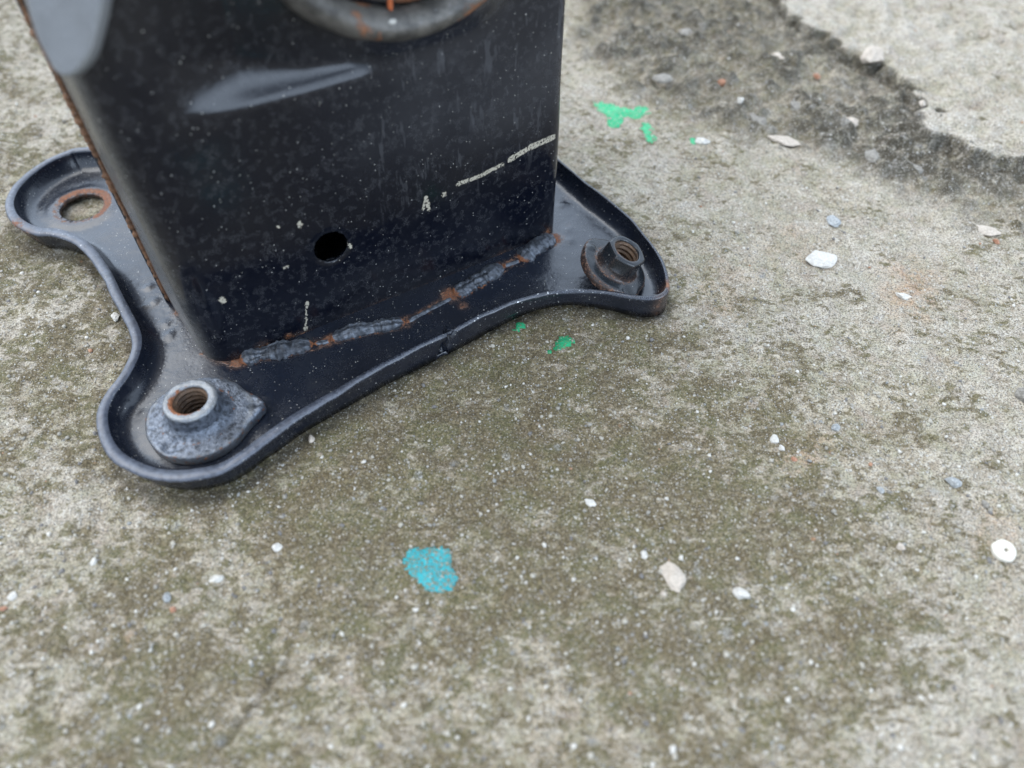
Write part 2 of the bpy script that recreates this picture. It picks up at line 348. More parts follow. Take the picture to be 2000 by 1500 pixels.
moss = field([(60,60,.5),(40,250,.6),(60,560,.65),(120,650,.6,60),(60,780,.65),(120,1000,.6),(60,1150,.6),(300,1080,.72),(100,1350,.9),(400,1300,.9),
    (600,960,.95),(800,800,1.0),(1000,720,1.05),(1150,640,.85,90),(650,1150,.7),(900,1000,.9),(860,1300,.75),(1100,900,1.0),(1000,1180,.85),(1300,900,1.0),(1300,1250,.95),(1500,1100,.75),(1450,780,.8),
    (1600,1000,.7),(1700,1200,.9),(1500,1380,.9),(1200,1420,.8),(1380,650,.45),(1700,780,.5),(1850,700,.35),(1850,880,.35),(1950,1050,.4),(1900,1250,.4),(1800,1450,.15),(1960,1400,.1),
    (1300,480,.35,110),(1450,400,.15,110),(1420,520,.45,90),(1600,450,.05),(1600,600,.25),(1800,520,.0),(1850,600,.15),(1200,300,.35,90),(1130,200,.05,60),(1180,60,.3),(1400,200,.5),(1900,120,-.3,200),(1750,80,-.25,150),
    (1250,360,-.1,50),(1350,330,.2,60),(700,1450,.85),(1000,1450,.85),(250,1480,.9)], .5)
moss = (moss-.5)*1.25+.5-.11+A1*.16+A5*.13
pale = field([(1120,180,.8,60),(1250,370,.5,60),(1550,350,.5,90),(1640,540,.45,120),(1850,560,.5,120),(1780,1420,.5,130),(1950,900,.45,80),(1900,120,.5,180),(1870,270,.8,60),(1700,60,.25,100),
    (60,1150,.3,120),(80,950,.35,90),(80,620,.6,60),(60,80,.5,100),(1000,800,0,300),(1300,1000,0,300),(600,1200,.1,200),(1250,520,.1,80),(1400,120,0,150),(1500,1480,.3,100)], .2)
pale = np.clip(pale+A4*.16+A2*.08, 0, 1)
# eroded dark band below the upper concrete layer
lip_px = [(1380,-120),(1500,-20),(1575,50),(1660,110),(1735,150),(1790,190),(1812,240),(1830,268),(1880,285),(1930,308),(1990,316),(2080,330),(2250,380)]
toe_px = [(1040,-120),(1090,20),(1120,110),(1230,190),(1370,262),(1500,285),(1640,325),(1790,400),(1900,440),(2000,470),(2150,540)]
lip = [at(x, y, 8)[:2] for x, y in lip_px]; toe = [at(x, y, 0)[:2] for x, y in toe_px]
near = (X > -60) & (Y > 150)
band = np.zeros(X.shape); slab = np.zeros(X.shape); dl = np.full(X.shape, 999.)
idx = np.where(near.ravel())[0]; pp = pts2[idx]
far = np.array([5000., 9000.])
lp = [at(-200+1380, -700, 0)[:2]*[1, 1]]
poly_up = [tuple(lip[0]+np.array([-400, 8000]))]+[tuple(p) for p in lip]+[tuple(lip[-1]+np.array([9000, -600])), (12000, 9000)]
poly_dn = [tuple(toe[0]+np.array([-300, 8000]))]+[tuple(p) for p in toe]+[tuple(toe[-1]+np.array([9000, -1500])), (12000, 9000)]
ppw = pp+np.stack([A4.ravel()[idx]*4.0+A5.ravel()[idx]*.2, A4.ravel()[idx][::-1]*3.0], 1)
ppw = ppw+np.stack([A5.ravel()[idx]*.5, A5.ravel()[idx][::-1]*.5], 1); in_up = inside(poly_up, ppw); in_dn = inside(poly_dn, ppw)
d_up = poly_dist(poly_up, ppw); d_dn = poly_dist(poly_dn, ppw)
sl_ = np.where(in_up, d_up, -d_up)
bd_ = np.where(in_dn, d_dn, -d_dn)
tmp = np.full(X.size, -999.); tmp[idx] = sl_; SLABD = tmp.reshape(X.shape)
tmp = np.full(X.size, -999.); tmp[idx] = bd_; BANDD = tmp.reshape(X.shape)
slab = smooth(SLABD, -2.0, 3.5); bandm = smooth(BANDD, -8, 26)*(1-smooth(SLABD, -3, 2))
dark = bandm*np.clip(.78+A4*.35+A2*.12, 0, 1)
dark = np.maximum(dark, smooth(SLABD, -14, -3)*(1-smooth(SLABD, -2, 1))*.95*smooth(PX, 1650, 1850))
dark = np.maximum(dark, field([(1480,60,.7,130),(1700,80,.15,100),(1900,100,0,150),(1350,120,.5,100)], 0)*(1-slab*.6)*smooth(BANDD, -5, 15)*.7)
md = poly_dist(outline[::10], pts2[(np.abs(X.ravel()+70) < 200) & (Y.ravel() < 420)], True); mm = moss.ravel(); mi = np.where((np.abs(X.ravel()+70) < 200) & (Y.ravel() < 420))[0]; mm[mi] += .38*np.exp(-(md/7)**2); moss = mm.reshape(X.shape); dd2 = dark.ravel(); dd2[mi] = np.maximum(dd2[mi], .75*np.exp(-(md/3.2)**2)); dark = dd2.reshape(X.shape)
moss = moss*(1-slab)-.2*slab; slabc = smooth(SLABD, 2.6, 4.2); dark = np.maximum(dark*(1-slabc), smooth(SLABD, -9, -1)*(1-slabc)*.97); pale = np.maximum(pale*(1-bandm*.6), slabc*np.clip(.55+A4*.2, 0, 1))  # wall below the slab lip coloured dark in place of undercut shade
# ground darker close to the plate outline, from the moss and dark masks above
warm = field([(1075,880,.45,45),(1350,880,.35,35),(1210,800,.30,50),(1120,690,.3,40),(900,930,.25,50),(1420,560,.35,40),(1780,575,1.3,34),(1755,540,.7,26),(1690,560,.0,60),(1600,560,.0,80),(1560,885,.9,24),(1600,870,.5,24),(1940,1030,.5,30),(240,1240,.6,26),(1000,800,0,300),(1300,1300,0,300),(500,1200,0,200),(1900,800,0,150),(1600,300,0,200),(1150,0,0,200),(1550,470,.5,30),(1700,600,0,30),(1850,620,0,40),(1220,930,.15,40)], 0)
warm = np.clip(warm*1.35+A2*.1*(warm > .1), 0, 1)
Z = A1*.55+A4*.40+A5*.20+A2*.12+np.clip(A3, -1.5, 2.5)*.07
Z -= 1.0
Z += slab*(10+A4*.8)+bandm*(smooth(BANDD, 0, 60)*5+A5*.35+A4*1.6+A2*.04)
# hairline crack at the lower left
ck = [at(x, y)[:2] for x, y in [(560,1290),(525,1335),(500,1370),(470,1400),(440,1445)]]
m2 = (np.abs(X+60) < 90) & (Y < 130); i2 = np.where(m2.ravel())[0]
dck = poly_dist(ck, pts2[i2]+np.stack([A2.ravel()[i2]*.7, A3.ravel()[i2]*.6], 1)); zz = Z.ravel(); zz[i2] -= 1.2*np.exp(-(dck/.8)**2); Z = zz.reshape(X.shape)
dk = dark.ravel(); dk[i2] = np.maximum(dk[i2], .5*np.exp(-(dck/1.0)**2)); dark = dk.reshape(X.shape)
# the plate rests on the surface
bb = (X > -235) & (X < 80) & (Y > 115) & (Y < 400); ib = np.where(bb.ravel())[0]
ins = inside(offset(outline, -1.5)[::6], pts2[ib]); zz = Z.ravel(); zz[ib[ins]] = np.minimum(zz[ib[ins]]-.2, -.15)
notin = ib[~ins]; zz[notin] = np.where(poly_dist(outline[::8], pts2[notin], True) < 6, np.minimum(zz[notin], .5), zz[notin]); Z = zz.reshape(X.shape)
farm = np.maximum(np.abs(X)-700, 0)+np.maximum(Y-900, 0); 
V = np.stack([X.ravel(), Y.ravel(), Z.ravel()], 1).astype(np.float32)
def grid_mesh(name, V, nx, ny, mat, attrs):
    me = bpy.data.meshes.new(name); me.vertices.add(len(V)); me.vertices.foreach_set('co', (V*K).astype(np.float32).ravel())
    i = np.arange((ny-1)*(nx-1)); r = i//(nx-1); c = i % (nx-1); a = r*nx+c
    q = np.stack([a, a+1, a+nx+1, a+nx], 1).astype(np.int32)
    me.loops.add(q.size); me.loops.foreach_set('vertex_index', q.ravel())
    me.polygons.add(len(q)); me.polygons.foreach_set('loop_start', (np.arange(len(q))*4).astype(np.int32))
    me.polygons.foreach_set('use_smooth', np.ones(len(q), bool)); me.update(calc_edges=True)
    for k, v in attrs.items():
        t = me.attributes.new(k, 'FLOAT', 'POINT'); t.data.foreach_set('value', v.ravel().astype(np.float32))
    me.materials.append(mat); o = bpy.data.objects.new(name, me); SC.collection.objects.link(o); return o
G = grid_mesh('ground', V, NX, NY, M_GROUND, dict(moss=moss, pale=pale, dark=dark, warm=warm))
tag(G, 'weathered concrete ground with olive moss, pale patches and a broken raised layer at the far right', kind='structure')
def gz(x, y):
    i = np.clip(np.searchsorted(gx, x), 0, NX-1); j = np.clip(np.searchsorted(gy, y), 0, NY-1); return float(Z[j, i])
def ground_pt(px, py):
    z = 0.0
    for _ in range(4):
        p = at(px, py, z); z = gz(p[0], p[1])
    return at(px, py, z)

# paint marks: a thin crust following the concrete's own relief
def paint_mark(poly_px, color, wear, label, jit=1.0, sub=1, group=None):
    poly = [ground_pt(*p)[:2] for p in poly_px]; poly = np.array(poly)
    x0, y0 = poly.min(0)-3; x1, y1 = poly.max(0)+3
    i0, i1 = np.searchsorted(gx, [x0, x1]); j0, j1 = np.searchsorted(gy, [y0, y1])
    sx = gx[i0:i1]; sy = gy[j0:j1]; GX, GY = np.meshgrid(sx, sy); GZ = Z[j0:j1, i0:i1]
    q = np.stack([GX.ravel(), GY.ravel()], 1)
    q = q+np.stack([A3[j0:j1, i0:i1].ravel()*jit*.55+A2[j0:j1, i0:i1].ravel()*jit*.5, A2[j0:j1, i0:i1].ravel()[::-1]*jit*.6], 1)
    m = inside(catmull(poly, 1.0), q).reshape(GX.shape); h, wd = GX.shape; ix = {}; vs_, fs = [], []
    at_ = {k: [] for k in ('moss', 'pale', 'dark', 'warm')}; src = dict(moss=moss, pale=pale, dark=dark, warm=warm)
    def vid(j, i, top):
        if (j, i, top) not in ix:
            ix[(j, i, top)] = len(vs_); vs_.append((GX[j, i], GY[j, i], GZ[j, i]+(.14 if top else -.1)))
            for k in at_: at_[k].append(src[k][j0+j, i0+i])
        return ix[(j, i, top)]
    cells = {(j, i) for j in range(h-1) for i in range(wd-1) if m[j, i] and m[j+1, i] and m[j, i+1] and m[j+1, i+1]}
    for j, i in cells:
        fs.append([vid(j, i, 1), vid(j, i+1, 1), vid(j+1, i+1, 1), vid(j+1, i, 1)])
        for (dj, di), (a, b) in {(-1, 0): ((0, 0), (0, 1)), (1, 0): ((1, 1), (1, 0)), (0, -1): ((1, 0), (0, 0)), (0, 1): ((0, 1), (1, 1))}.items():
            if (j+dj, i+di) not in cells:
                fs.append([vid(j+b[0], i+b[1], 1), vid(j+a[0], i+a[1], 1), vid(j+a[0], i+a[1], 0), vid(j+b[0], i+b[1], 0)])
    if not fs: return None
    o = mesh_obj('paint_mark', vs_, fs, concrete('worn_paint', (color, wear)), attrs=at_)
    return tag(o, label, 'paint mark', group)
TEAL = (.03, .30, .33); GREEN = (.035, .37, .17); DGREEN = (.015, .26, .11)
paint_mark([(792,1078),(815,1070),(850,1067),(880,1074),(884,1095),(890,1118),(898,1130),(890,1150),(862,1158),(840,1160),(822,1148),(812,1135),(795,1120),(786,1102)], TEAL, .465, 'worn teal blue paint spot on the mossy concrete in front of the plate', .7)
paint_mark([(1160,200),(1185,203),(1215,206),(1235,213),(1262,209),(1270,222),(1245,233),(1222,230),(1212,247),(1188,247),(1180,228),(1165,215)], GREEN, .50, 'largest bright green paint splash, right of the steel box', 1.2)
paint_mark([(1252,244),(1272,244),(1275,262),(1284,272),(1280,282),(1262,278),(1256,264)], GREEN, .50, 'small bright green paint fleck just below the large green splash', 1.2)
paint_mark([(1080,664),(1092,655),(1118,656),(1124,668),(1110,682),(1094,684),(1081,678)], DGREEN, .50, 'deep green paint dab on dark moss below the plate edge', 1.2)
paint_mark([(1066,684),(1076,680),(1082,688),(1072,695)], DGREEN, .50, 'tiny green dot beside the deep green dab', .4)
paint_mark([(994,634),(1010,630),(1030,634),(1028,645),(1012,648),(998,644)], DGREEN, .50, 'dull green paint dab shaded by the plate rim', 1.2)
paint_mark([(1346,272),(1356,270),(1362,279),(1352,285)], GREEN, .50, 'green paint speck touching the small white stone', .4)
paint_mark([(1073,1424),(1084,1422),(1086,1432),(1076,1434)], GREEN, .50, 'lone faint green speck near the bottom of the mossy concrete', .4)

# ------------------------------------------------------------------ the bracket
BR = bpy.data.objects.new('steel_bracket', None); SC.collection.objects.link(BR)
BR.empty_display_size = .02
tag(BR, 'black painted steel box bracket welded to a four lobed base plate with rusty spots', 'bracket')

hole_c = at(160, 404, 3)[:2]; hole_r = 9.4
h4_c = sf(147, -111, 0)[:2]
ol_t = np.arange(len(outline))
s_o, f_o = to_sf(np.c_[outline, np.zeros(len(outline))])
front = smooth(f_o, 5, 20)
zb = 3.6*np.exp(-((s_o-114)/20)**2)*front+.2                     # flange is cut away a little here
leftness = smooth(-outline[:, 0], 20, 110)
thick = 1.6+2.3*leftness
nz = np.array([mnoise.noise(Vector((a*.09, b*.09, 0))) for a, b in outline])
rz = RIMZ+nz*.5-1.0*np.exp(-((s_o-60)/25)**2)*front*0
prof = [(.8, 'b', 1.2), (.25, 'b', .4), (0, 'b', .0), (0, 'm', .35), (0, 'm', .75), (0, 't', -1.0), (.35, 't', -.3), (.95, 't', 0), (1.0, 'T', 0), (1.0, 'T2', -.8), (1.25, 'w', .65), (1.7, 'w', .3), (2.5, 'w', .08), (3.6, 'w', 0)]
FZ = 3.0
rings, attr_edge = [], []
# crack in the front flange
ci = [int(np.argmin(np.linalg.norm(outline-at(x, y, RIMZ)[:2], axis=1))) for x, y in ((905,637),(880,650),(868,655))]
def crackd(i, hfrac):
    c = ci[1]+(1-hfrac)*7*(1 if ci[2] > ci[1] else -1)+math.sin(hfrac*9)*1.4
    return 5.5*math.exp(-((i-c)/1.6)**2)
for k, (d, kind, v) in enumerate(prof):
    dd = d*thick if kind in ('T', 'T2') else (thick+(d-1)*2.0 if kind == 'w' else np.full(len(outline), d))
    if kind == 'b': z = zb+v
    elif kind == 'm': z = zb+(rz-zb)*v
    elif kind == 't': z = rz+v
    elif kind in ('T', 'T2'): z = rz+v
    else: z = FZ+(rz-FZ)*v
    if k <= 4: dd = dd+3.2*leftness*(1, 1, 1, .62, .22)[k]
    if k in (2, 3, 4, 5, 6):
        hf = [0, 0, 0, .35, .75, .93, 1][k]
        dd = dd+np.array([crackd(i, hf) if abs(i-ci[1]) < 30 else 0 for i in range(len(outline))])
        dd = dd+np.array([.5*mnoise.noise(Vector((a*.12, b*.12, k*.4))) for a, b in outline])*.6
    if k in (6, 7, 8):
        z = z-np.array([1.6*math.exp(-((i-ci[1])/3.)**2) if abs(i-ci[1]) < 30 else 0 for i in range(len(outline))])
    q = offset(outline, dd, 14)
    rings.append(np.c_[q, z]); attr_edge.append(({5: .75, 6: 1.0, 7: .95, 8: .9}.get(k, .1 if k < 9 else 0))*(1+.45*leftness))
n = len(outline); nr = len(rings)
inner = rings[-1][:, :2]
def circle(c, r, m): a = np.linspace(0, 2*math.pi, m, endpoint=False); return np.c_[c[0]+r*np.cos(a), c[1]+r*np.sin(a)]
cdtv = [Vector(p) for p in inner]; edges = [(i, (i+1) % len(inner)) for i in range(len(inner))]
holes = [circle(hole_c, hole_r, 64), circle(h4_c, hole_r, 48)]
for hc in holes:
    b = len(cdtv); cdtv += [Vector(p) for p in hc]; edges += [(b+i, b+(i+1) % len(hc)) for i in range(len(hc))]
x0, y0 = inner.min(0); x1, y1 = inner.max(0); st = 1.6
gg = np.array([(x+random.uniform(-.3, .3), y+random.uniform(-.3, .3)) for x in np.arange(x0, x1, st) for y in np.arange(y0, y1, st)])
gg = gg[inside(inner, gg)]; gg = gg[poly_dist(inner[::3], gg, True) > 1.2]
for hc, hr in ((hole_c, hole_r), (h4_c, hole_r)): gg = gg[np.linalg.norm(gg-hc, axis=1) > hr+.8]
cdtv += [Vector(p) for p in gg]
cv, ce, cf, *_ = delaunay_2d_cdt(cdtv, edges, [], 0, 1e-5)
cv = np.array([tuple(v) for v in cv]); cf = np.array([f for f in cf if len(f) == 3]); cen = cv[cf].mean(1)
keep = inside(inner, cen)
for hc in (hole_c, h4_c): keep &= np.linalg.norm(cen-hc, axis=1) > hole_r*.985
cf = cf[keep]
def fnoise(p, s, o=0): return np.array([mnoise.noise(Vector((a*s+o, b*s, o))) for a, b in p])
zf = FZ+fnoise(cv, .03)*.5+fnoise(cv, .12, 5)*.13
dh = np.linalg.norm(cv-hole_c, axis=1)
zf += .9*smooth(dh, 16, 13)*smooth(dh, 9, 11.5)*.6                # pressed ring round the empty bolt hole
di = poly_dist(inner[::4], cv, True); zf = np.where(di < 3, FZ+(zf-FZ)*di/3, zf)
# weld spatter bumps
sp = [at(x, y, 3)[:2] for x, y in [(322,632),(282,600),(290,560),(330,655),(1110,450),(1112,472),(240,560),(300,590),(1100,400),(760,690),(520,770)]]
for q in sp: zf += random.uniform(.6, 1.5)*np.exp(-(np.linalg.norm(cv-q, axis=1)/1.1)**2)
welds = [[(462,704),(500,692),(560,680),(612,668)], [(640,662),(690,645),(740,637),(792,627)], [(882,578),(915,556),(950,535),(985,515)], [(1014,508),(1040,485),(1062,468),(1088,462)]]
wl = [[at(x, y, 4)[:2] for x, y in w_] for w_ in welds]
rustf = np.zeros(len(cv))
for q, r, a in [((462,706),5,1.0),((500,735),2,.3),((640,664),4,.9),((795,626),4,.75),((880,575),5.5,1.05),((905,597),3.5,.8),((1078,468),6,1.15),((1050,455),4,.7),((985,520),2.5,.7),((835,608),3,.7),((1110,440),3,.4),((370,610),5,.72),((345,612),4,.65),((325,560),3,.5),((430,700),5,.65),((1165,540),4,.4),((270,640),3,.5),((240,560),2.5,.5),((225,530),2.5,.4),((1110,385),5,.45)]:
    rustf = np.maximum(rustf, a*np.exp(-(np.linalg.norm(cv-at(*q, 3)[:2], axis=1)/(r*.8))**2))
line = [at(x, y, 3)[:2] for x, y in [(395,690),(430,706),(462,706),(640,662),(795,626),(880,575),(985,518),(1060,465)]]
rustf = np.maximum(rustf, .62*np.exp(-(poly_dist(line, cv)/1.8)**2))
for wp in wl: rustf = np.maximum(rustf, .56*np.exp(-((poly_dist(wp, cv)-2.8)/1.1)**2))
ang = np.arctan2(cv[:, 1]-hole_c[1], cv[:, 0]-hole_c[0])
rustf = np.maximum(rustf, np.exp(-((dh-hole_r-1.6)/2.0)**2)*np.where((ang > -.7) & (ang < 2.9), 1.05, .62)*np.where((ang > .1) & (ang < .9), 1.1, 1))
rv = np.vstack(rings); VV = [tuple(p) for p in rv]; FFc = []
for k in range(nr-2):
    for i in range(n): a = k*n+i; b = k*n+(i+1) % n; FFc.append((a, b, b+n, a+n))
# the interior's boundary uses every second rim vertex: map and stitch
base = len(VV); VV += [(x, y, z) for (x, y), z in zip(cv, zf)]
FFc += [tuple(int(q)+base for q in f) for f in cf]
from mathutils import kdtree
kd = kdtree.KDTree(len(cv)); [kd.insert((x, y, 0), i) for i, (x, y) in enumerate(cv)]; kd.balance()
mapi = [kd.find((rings[-1][i][0], rings[-1][i][1], 0))[1] for i in range(n)]
for i in range(n):
    a = (nr-2)*n+i; b = (nr-2)*n+(i+1) % n; A = base+mapi[i]; B = base+mapi[(i+1) % n]
    FFc.append((a, b, B, A) if A != B else (a, b, A))
# underside and hole walls
ub = len(VV); VV += [(x, y, z-2.2) for (x, y), z in zip(cv, zf)]
FFc += [tuple(int(q)+ub for q in f[::-1]) for f in cf]
from collections import Counter
ec = Counter(); 
for f in cf:
    for a, b in ((f[0], f[1]), (f[1], f[2]), (f[2], f[0])): ec[(int(a), int(b))] += 1
for (a, b) in list(ec):
    if (b, a) not in ec and (min(np.linalg.norm(cv[a]-hole_c), np.linalg.norm(cv[a]-h4_c)) < hole_r+1.0): FFc.append((base+b, base+a, ub+a, ub+b))
rust_r = np.zeros(len(rv)); 
for q, r, a in [((1303,568),6,.62),((1290,590),5,.5),((35,450),6,.7),((60,460),5,.5)]:
    rust_r = np.maximum(rust_r, a*np.exp(-(np.linalg.norm(rv[:, :2]-at(*q, 8)[:2], axis=1)/r)**2))
dcr = np.linalg.norm(rv[:, :2]-at(90, 470, 2)[:2], axis=1)
bare = np.exp(-(np.linalg.norm(rv[:, :2]-at(1010, 592, 11)[:2], axis=1)/26)**2)+.35*np.exp(-(np.linalg.norm(rv[:, :2]-at(160, 470, 11)[:2], axis=1)/30)**2)
edge = np.r_[np.concatenate(attr_edge), np.zeros(len(cv)*2)]; rustA = np.r_[rust_r, rustf, rustf*0+.5]
bareA = np.r_[bare, np.zeros(len(cv)*2)]
plate = mesh_obj('base_plate', VV, FFc, M_PLATE, BR, attrs=dict(edge=edge, rust=rustA, bare=bareA))

# --- box shell
ZT = 205.0
pathL = []
pathL += [(-16.4, -42), (-15.6, -33), (-14.7, -24), (-14.0, -16)]
cr = 11.5
for a in np.linspace(0, 90, 12)[1:-1]:
    th = math.radians(a); pathL.append((-13.6+cr-cr*math.cos(th), -cr+cr*math.sin(th)))
pathL += [(-1.5, 0), (20, .0), (50, .15), (80, .15), (110, 0), (131.5, 0)]
for a in np.linspace(0, 90, 7)[1:-1]:
    th = math.radians(a); pathL.append((132.5+5.5*math.sin(th), -5.5+5.5*math.cos(th)))
pathL += [(138, -6.5), (138, -20), (138, -42)]
path = resample(np.array(pathL, float), .5, False)
qq = np.r_[0, np.cumsum(np.linalg.norm(np.diff(path, axis=0), axis=1))]
QOFF = float(np.interp(30, path[:, 0][(path[:, 0] > 5) & (path[:, 0] < 130)], qq[(path[:, 0] > 5) & (path[:, 0] < 130)])-30)
QL = qq[-1]
tgp = np.gradient(path, axis=0); tgp /= np.linalg.norm(tgp, axis=1)[:, None]
for _ in range(4): tgp = np.vstack([tgp[:1], (tgp[:-2]+tgp[1:-1]+tgp[2:])/3, tgp[-1:]])
nrm = np.stack([-tgp[:, 1], tgp[:, 0]], 1)                       # outward (left of travel)
fh_s, fh_z = onface(647, 483); HR = 6.3; fh = (fh_s+QOFF, fh_z)
qs = np.r_[np.arange(0, QL, 1.3), QL]; zs = np.arange(1.2, ZT, 1.6)
# finer rows over the crease
zs = np.unique(np.round(np.r_[zs, np.arange(92, 125, .8), [1.2, ZT]], 2)); zs = zs[np.r_[True, np.diff(zs) > .5]]
bnd = [(q, zs[0]) for q in qs]+[(QL, z) for z in zs[1:]]+[(q, zs[-1]) for q in qs[::-1][1:]]+[(0, z) for z in zs[::-1][1:-1]]
cdv = [Vector(p) for p in bnd]; ed = [(i, (i+1) % len(bnd)) for i in range(len(bnd))]
hc = circle(fh, HR, 56); b0 = len(cdv); cdv += [Vector(p) for p in hc]; ed += [(b0+i, b0+(i+1) % 56) for i in range(56)]
hc2 = circle(fh, HR+.45, 56); cdv += [Vector(p) for p in hc2]
gi = np.array([(q, z) for q in qs[1:-1] for z in zs[1:-1]]); gi = gi[np.linalg.norm(gi-fh, axis=1) > HR+1.1]
cdv += [Vector(p) for p in gi]
bv, _, bf, *_ = delaunay_2d_cdt(cdv, ed, [], 0, 1e-5)
bv = np.array([tuple(v) for v in bv]); bf = np.array([f for f in bf if len(f) == 3])
bf = bf[np.linalg.norm(bv[bf].mean(1)-fh, axis=1) > HR*.98]
def shell_pt(q, z):
    s = np.interp(q, qq, path[:, 0]); f = np.interp(q, qq, path[:, 1])
    nx = np.interp(q, qq, nrm[:, 0]); ny = np.interp(q, qq, nrm[:, 1])
    sx = q-QOFF
    D = np.interp(sx, [-2, 5, 14, 28, 45, 60, 69, 124], [.01, 1.0, 3.6, 5.6, 3.8, 2.8, .01, .01])
    wd = np.interp(sx, [0, 20, 45, 62, 76, 130], [19, 16, 6.5, 2.6, 7, 6])
    zr = np.interp(sx, [0, 20, 45, 66, 90, 110], [99, 97.0, 96.8, 97.4, 97.6, 98.5])
    t = np.maximum(z-zr, 0)/wd; t = np.sqrt(t*t+.006)-.0775; dsp = D*(1-np.exp(-t*3.0))
    rg_ = smooth(np.hypot(sx-79.5, z-153.2), 35, 41)
    dsp = np.where(D > 0, dsp-np.clip(z-zr-wd*.9, 0, 30)*.24*smooth(sx, 2, 26)*rg_, 0)
    dsp = dsp-5.2*smooth(z, zr+.3, zr+13)*smooth(sx, 60, 74)*(1-smooth(sx, 96, 116))*rg_
    dsp = dsp+.9*np.exp(-((z-zr+5)/7)**2)*smooth(sx, 4, 20)*-1*(1-smooth(sx, 90, 120))*.3
    ns = np.array([mnoise.noise(Vector((a*.025, b*.025, 3)))*.55+mnoise.noise(Vector((a*.08, b*.08, 9)))*.08 for a, b in zip(q, z)])
    # dished edge round the drilled hole
    dd_ = np.hypot(q-fh[0], z-fh[1]); dsp = dsp+.5*np.exp(-((dd_-HR)/.6)**2)
    off = -dsp+ns
    return s+nx*off, f+ny*off
S_, Ff = shell_pt(bv[:, 0], bv[:, 1])
BV = np.array([sf(a, b, z) for a, b, z in zip(S_, Ff, bv[:, 1])])
rb = .95*np.exp(-(bv[:, 1]-1.2)/3.0)*np.array([.35+.8*max(0, mnoise.noise(Vector((q*.09, 0, 4)))+.35) for q in bv[:, 0]])
rb = np.maximum(rb, .9*np.exp(-(bv[:, 0]/2.2)**2)*smooth(bv[:, 1], 130, 60))
for s0, z0, r, a in [(7, 3, 5, .6), (17, 4, 2.5, .75), (133, 4, 4, .7)]:
    rb = np.maximum(rb, a*np.exp(-((bv[:, 0]-QOFF-s0)**2+(bv[:, 1]-z0)**2)/r**2))
edb = .72*np.exp(-(np.abs(np.interp(bv[:, 0], qq, path[:, 0])-136.5)/1.2)**2)
mk = [uvq(p) for p in SC1]; a1 = uvq(onface(832, 385)); a2 = uvq(onface(838, 410)); a3 = uvq(onface(826, 408))
MARKS = [(mk[0], mk[0], .9), (mk[1], mk[2], .65), (mk[2], mk[3], .65), (mk[4], mk[5], .9), (mk[5], mk[6], 1.05), (a1, a2, .45), (a1, a3, .45),
         (uvq(onface(599, 592)), uvq(onface(597, 642)), .10), (uvq(onface(597, 640)), uvq(onface(597, 643)), .55), (uvq(onface(599, 590)), uvq(onface(599, 594)), .4), (uvq(onface(682, 478)), uvq(onface(684, 484)), .35),
         (uvq(onface(585, 436)), uvq(onface(586, 441)), .7), (uvq(onface(542, 442)), uvq(onface(545, 444)), .25), (uvq(onface(555, 523)), uvq(onface(561, 520)), .25), (uvq(onface(434, 584)), uvq(onface(437, 588)), .8)]
M_BOX = black_paint('black_box_paint', base=(.003, .004, .008), rough=.11, dust=.06, speck=1.35, worm=.22, marks=MARKS, peel=.35, spec=.38)
front_shell = mesh_obj('front_shell', BV, [tuple(int(x) for x in f) for f in bf], M_BOX, BR, uv=bv, attrs=dict(rust=rb, edge=edb, bare=edb*0))
so_ = front_shell.modifiers.new('thickness', 'SOLIDIFY'); so_.thickness = 2.6*K; so_.offset = -1
# make sure the sheet's front looks outwards
me = front_shell.data; c0 = me.polygons[len(me.polygons)//2]
p_ = np.array(c0.center); outv = NV
if np.dot(np.array(c0.normal), outv) < 0: me.flip_normals()
def sheet(name, pth, z0, z1, mat, parent, th=2.4, nz_=40, wob=.2):
    pth = np.array(pth, float); vs_, fs = [], []
    zz_ = np.linspace(z0, z1, nz_)
    for j, z in enumerate(zz_):
        for s, f in pth: vs_.append(sf(s+wob*mnoise.noise(Vector((s*.1, f*.1, z*.07))), f+wob*mnoise.noise(Vector((s*.1+9, f*.1, z*.07))), z))
    m = len(pth)
    for j in range(nz_-1):
        for i in range(m-1): a = j*m+i; fs.append((a, a+1, a+m+1, a+m))
    o = mesh_obj(name, vs_, fs, mat, parent)
    md = o.modifiers.new('thickness', 'SOLIDIFY'); md.thickness = th*K; md.offset = 0
    return o
rp = [(-16.9, -43.5), (-17.2, -60), (-17.2, -90)]+[(-17.2+8-8*math.cos(a), -92-8*math.sin(a)) for a in np.linspace(.2, math.pi/2, 6)]+[(20, -100), (60, -100), (100, -100), (131, -100)]+[(131+8*math.sin(a), -92-8*math.cos(a)) for a in np.linspace(.2, math.pi/2, 6)]+[(139, -60), (139, -43.5)]
rear_shell = sheet('rear_shell', rp, 1.2, ZT, M_PLAIN, BR)
# rust bleeding out of the seam between both shells
vs_, fs = [], []
zz_ = np.linspace(2.0, 128, 240); m = 9
for j, z in enumerate(zz_):
    a_ = mnoise.noise(Vector((0, 0, z*.11))); b_ = mnoise.noise(Vector((5, 0, z*.5)))
    r = .6+.9*max(0, a_+.15)+.55*b_
    if 70 < z < 112: r += .35
    if 56 < z < 63: r += .6
    r *= smooth(z, 2, 6)*smooth(z, 128, 118)
    for i in range(m):
        th = 2*math.pi*i/m; vs_.append(sf(-16.7-.2+r*1.15*math.cos(th), -43+max(r, .1)*1.1*math.sin(th), z))
for j in range(len(zz_)-1):
    for i in range(m): a = j*m+i; b = j*m+(i+1) % m; fs.append((a, b, b+m, a+m))
seam = mesh_obj('rusty_seam', vs_, fs, M_RUSTY, BR); tag(seam, 'orange brown rusty seam down the left edge of the box')
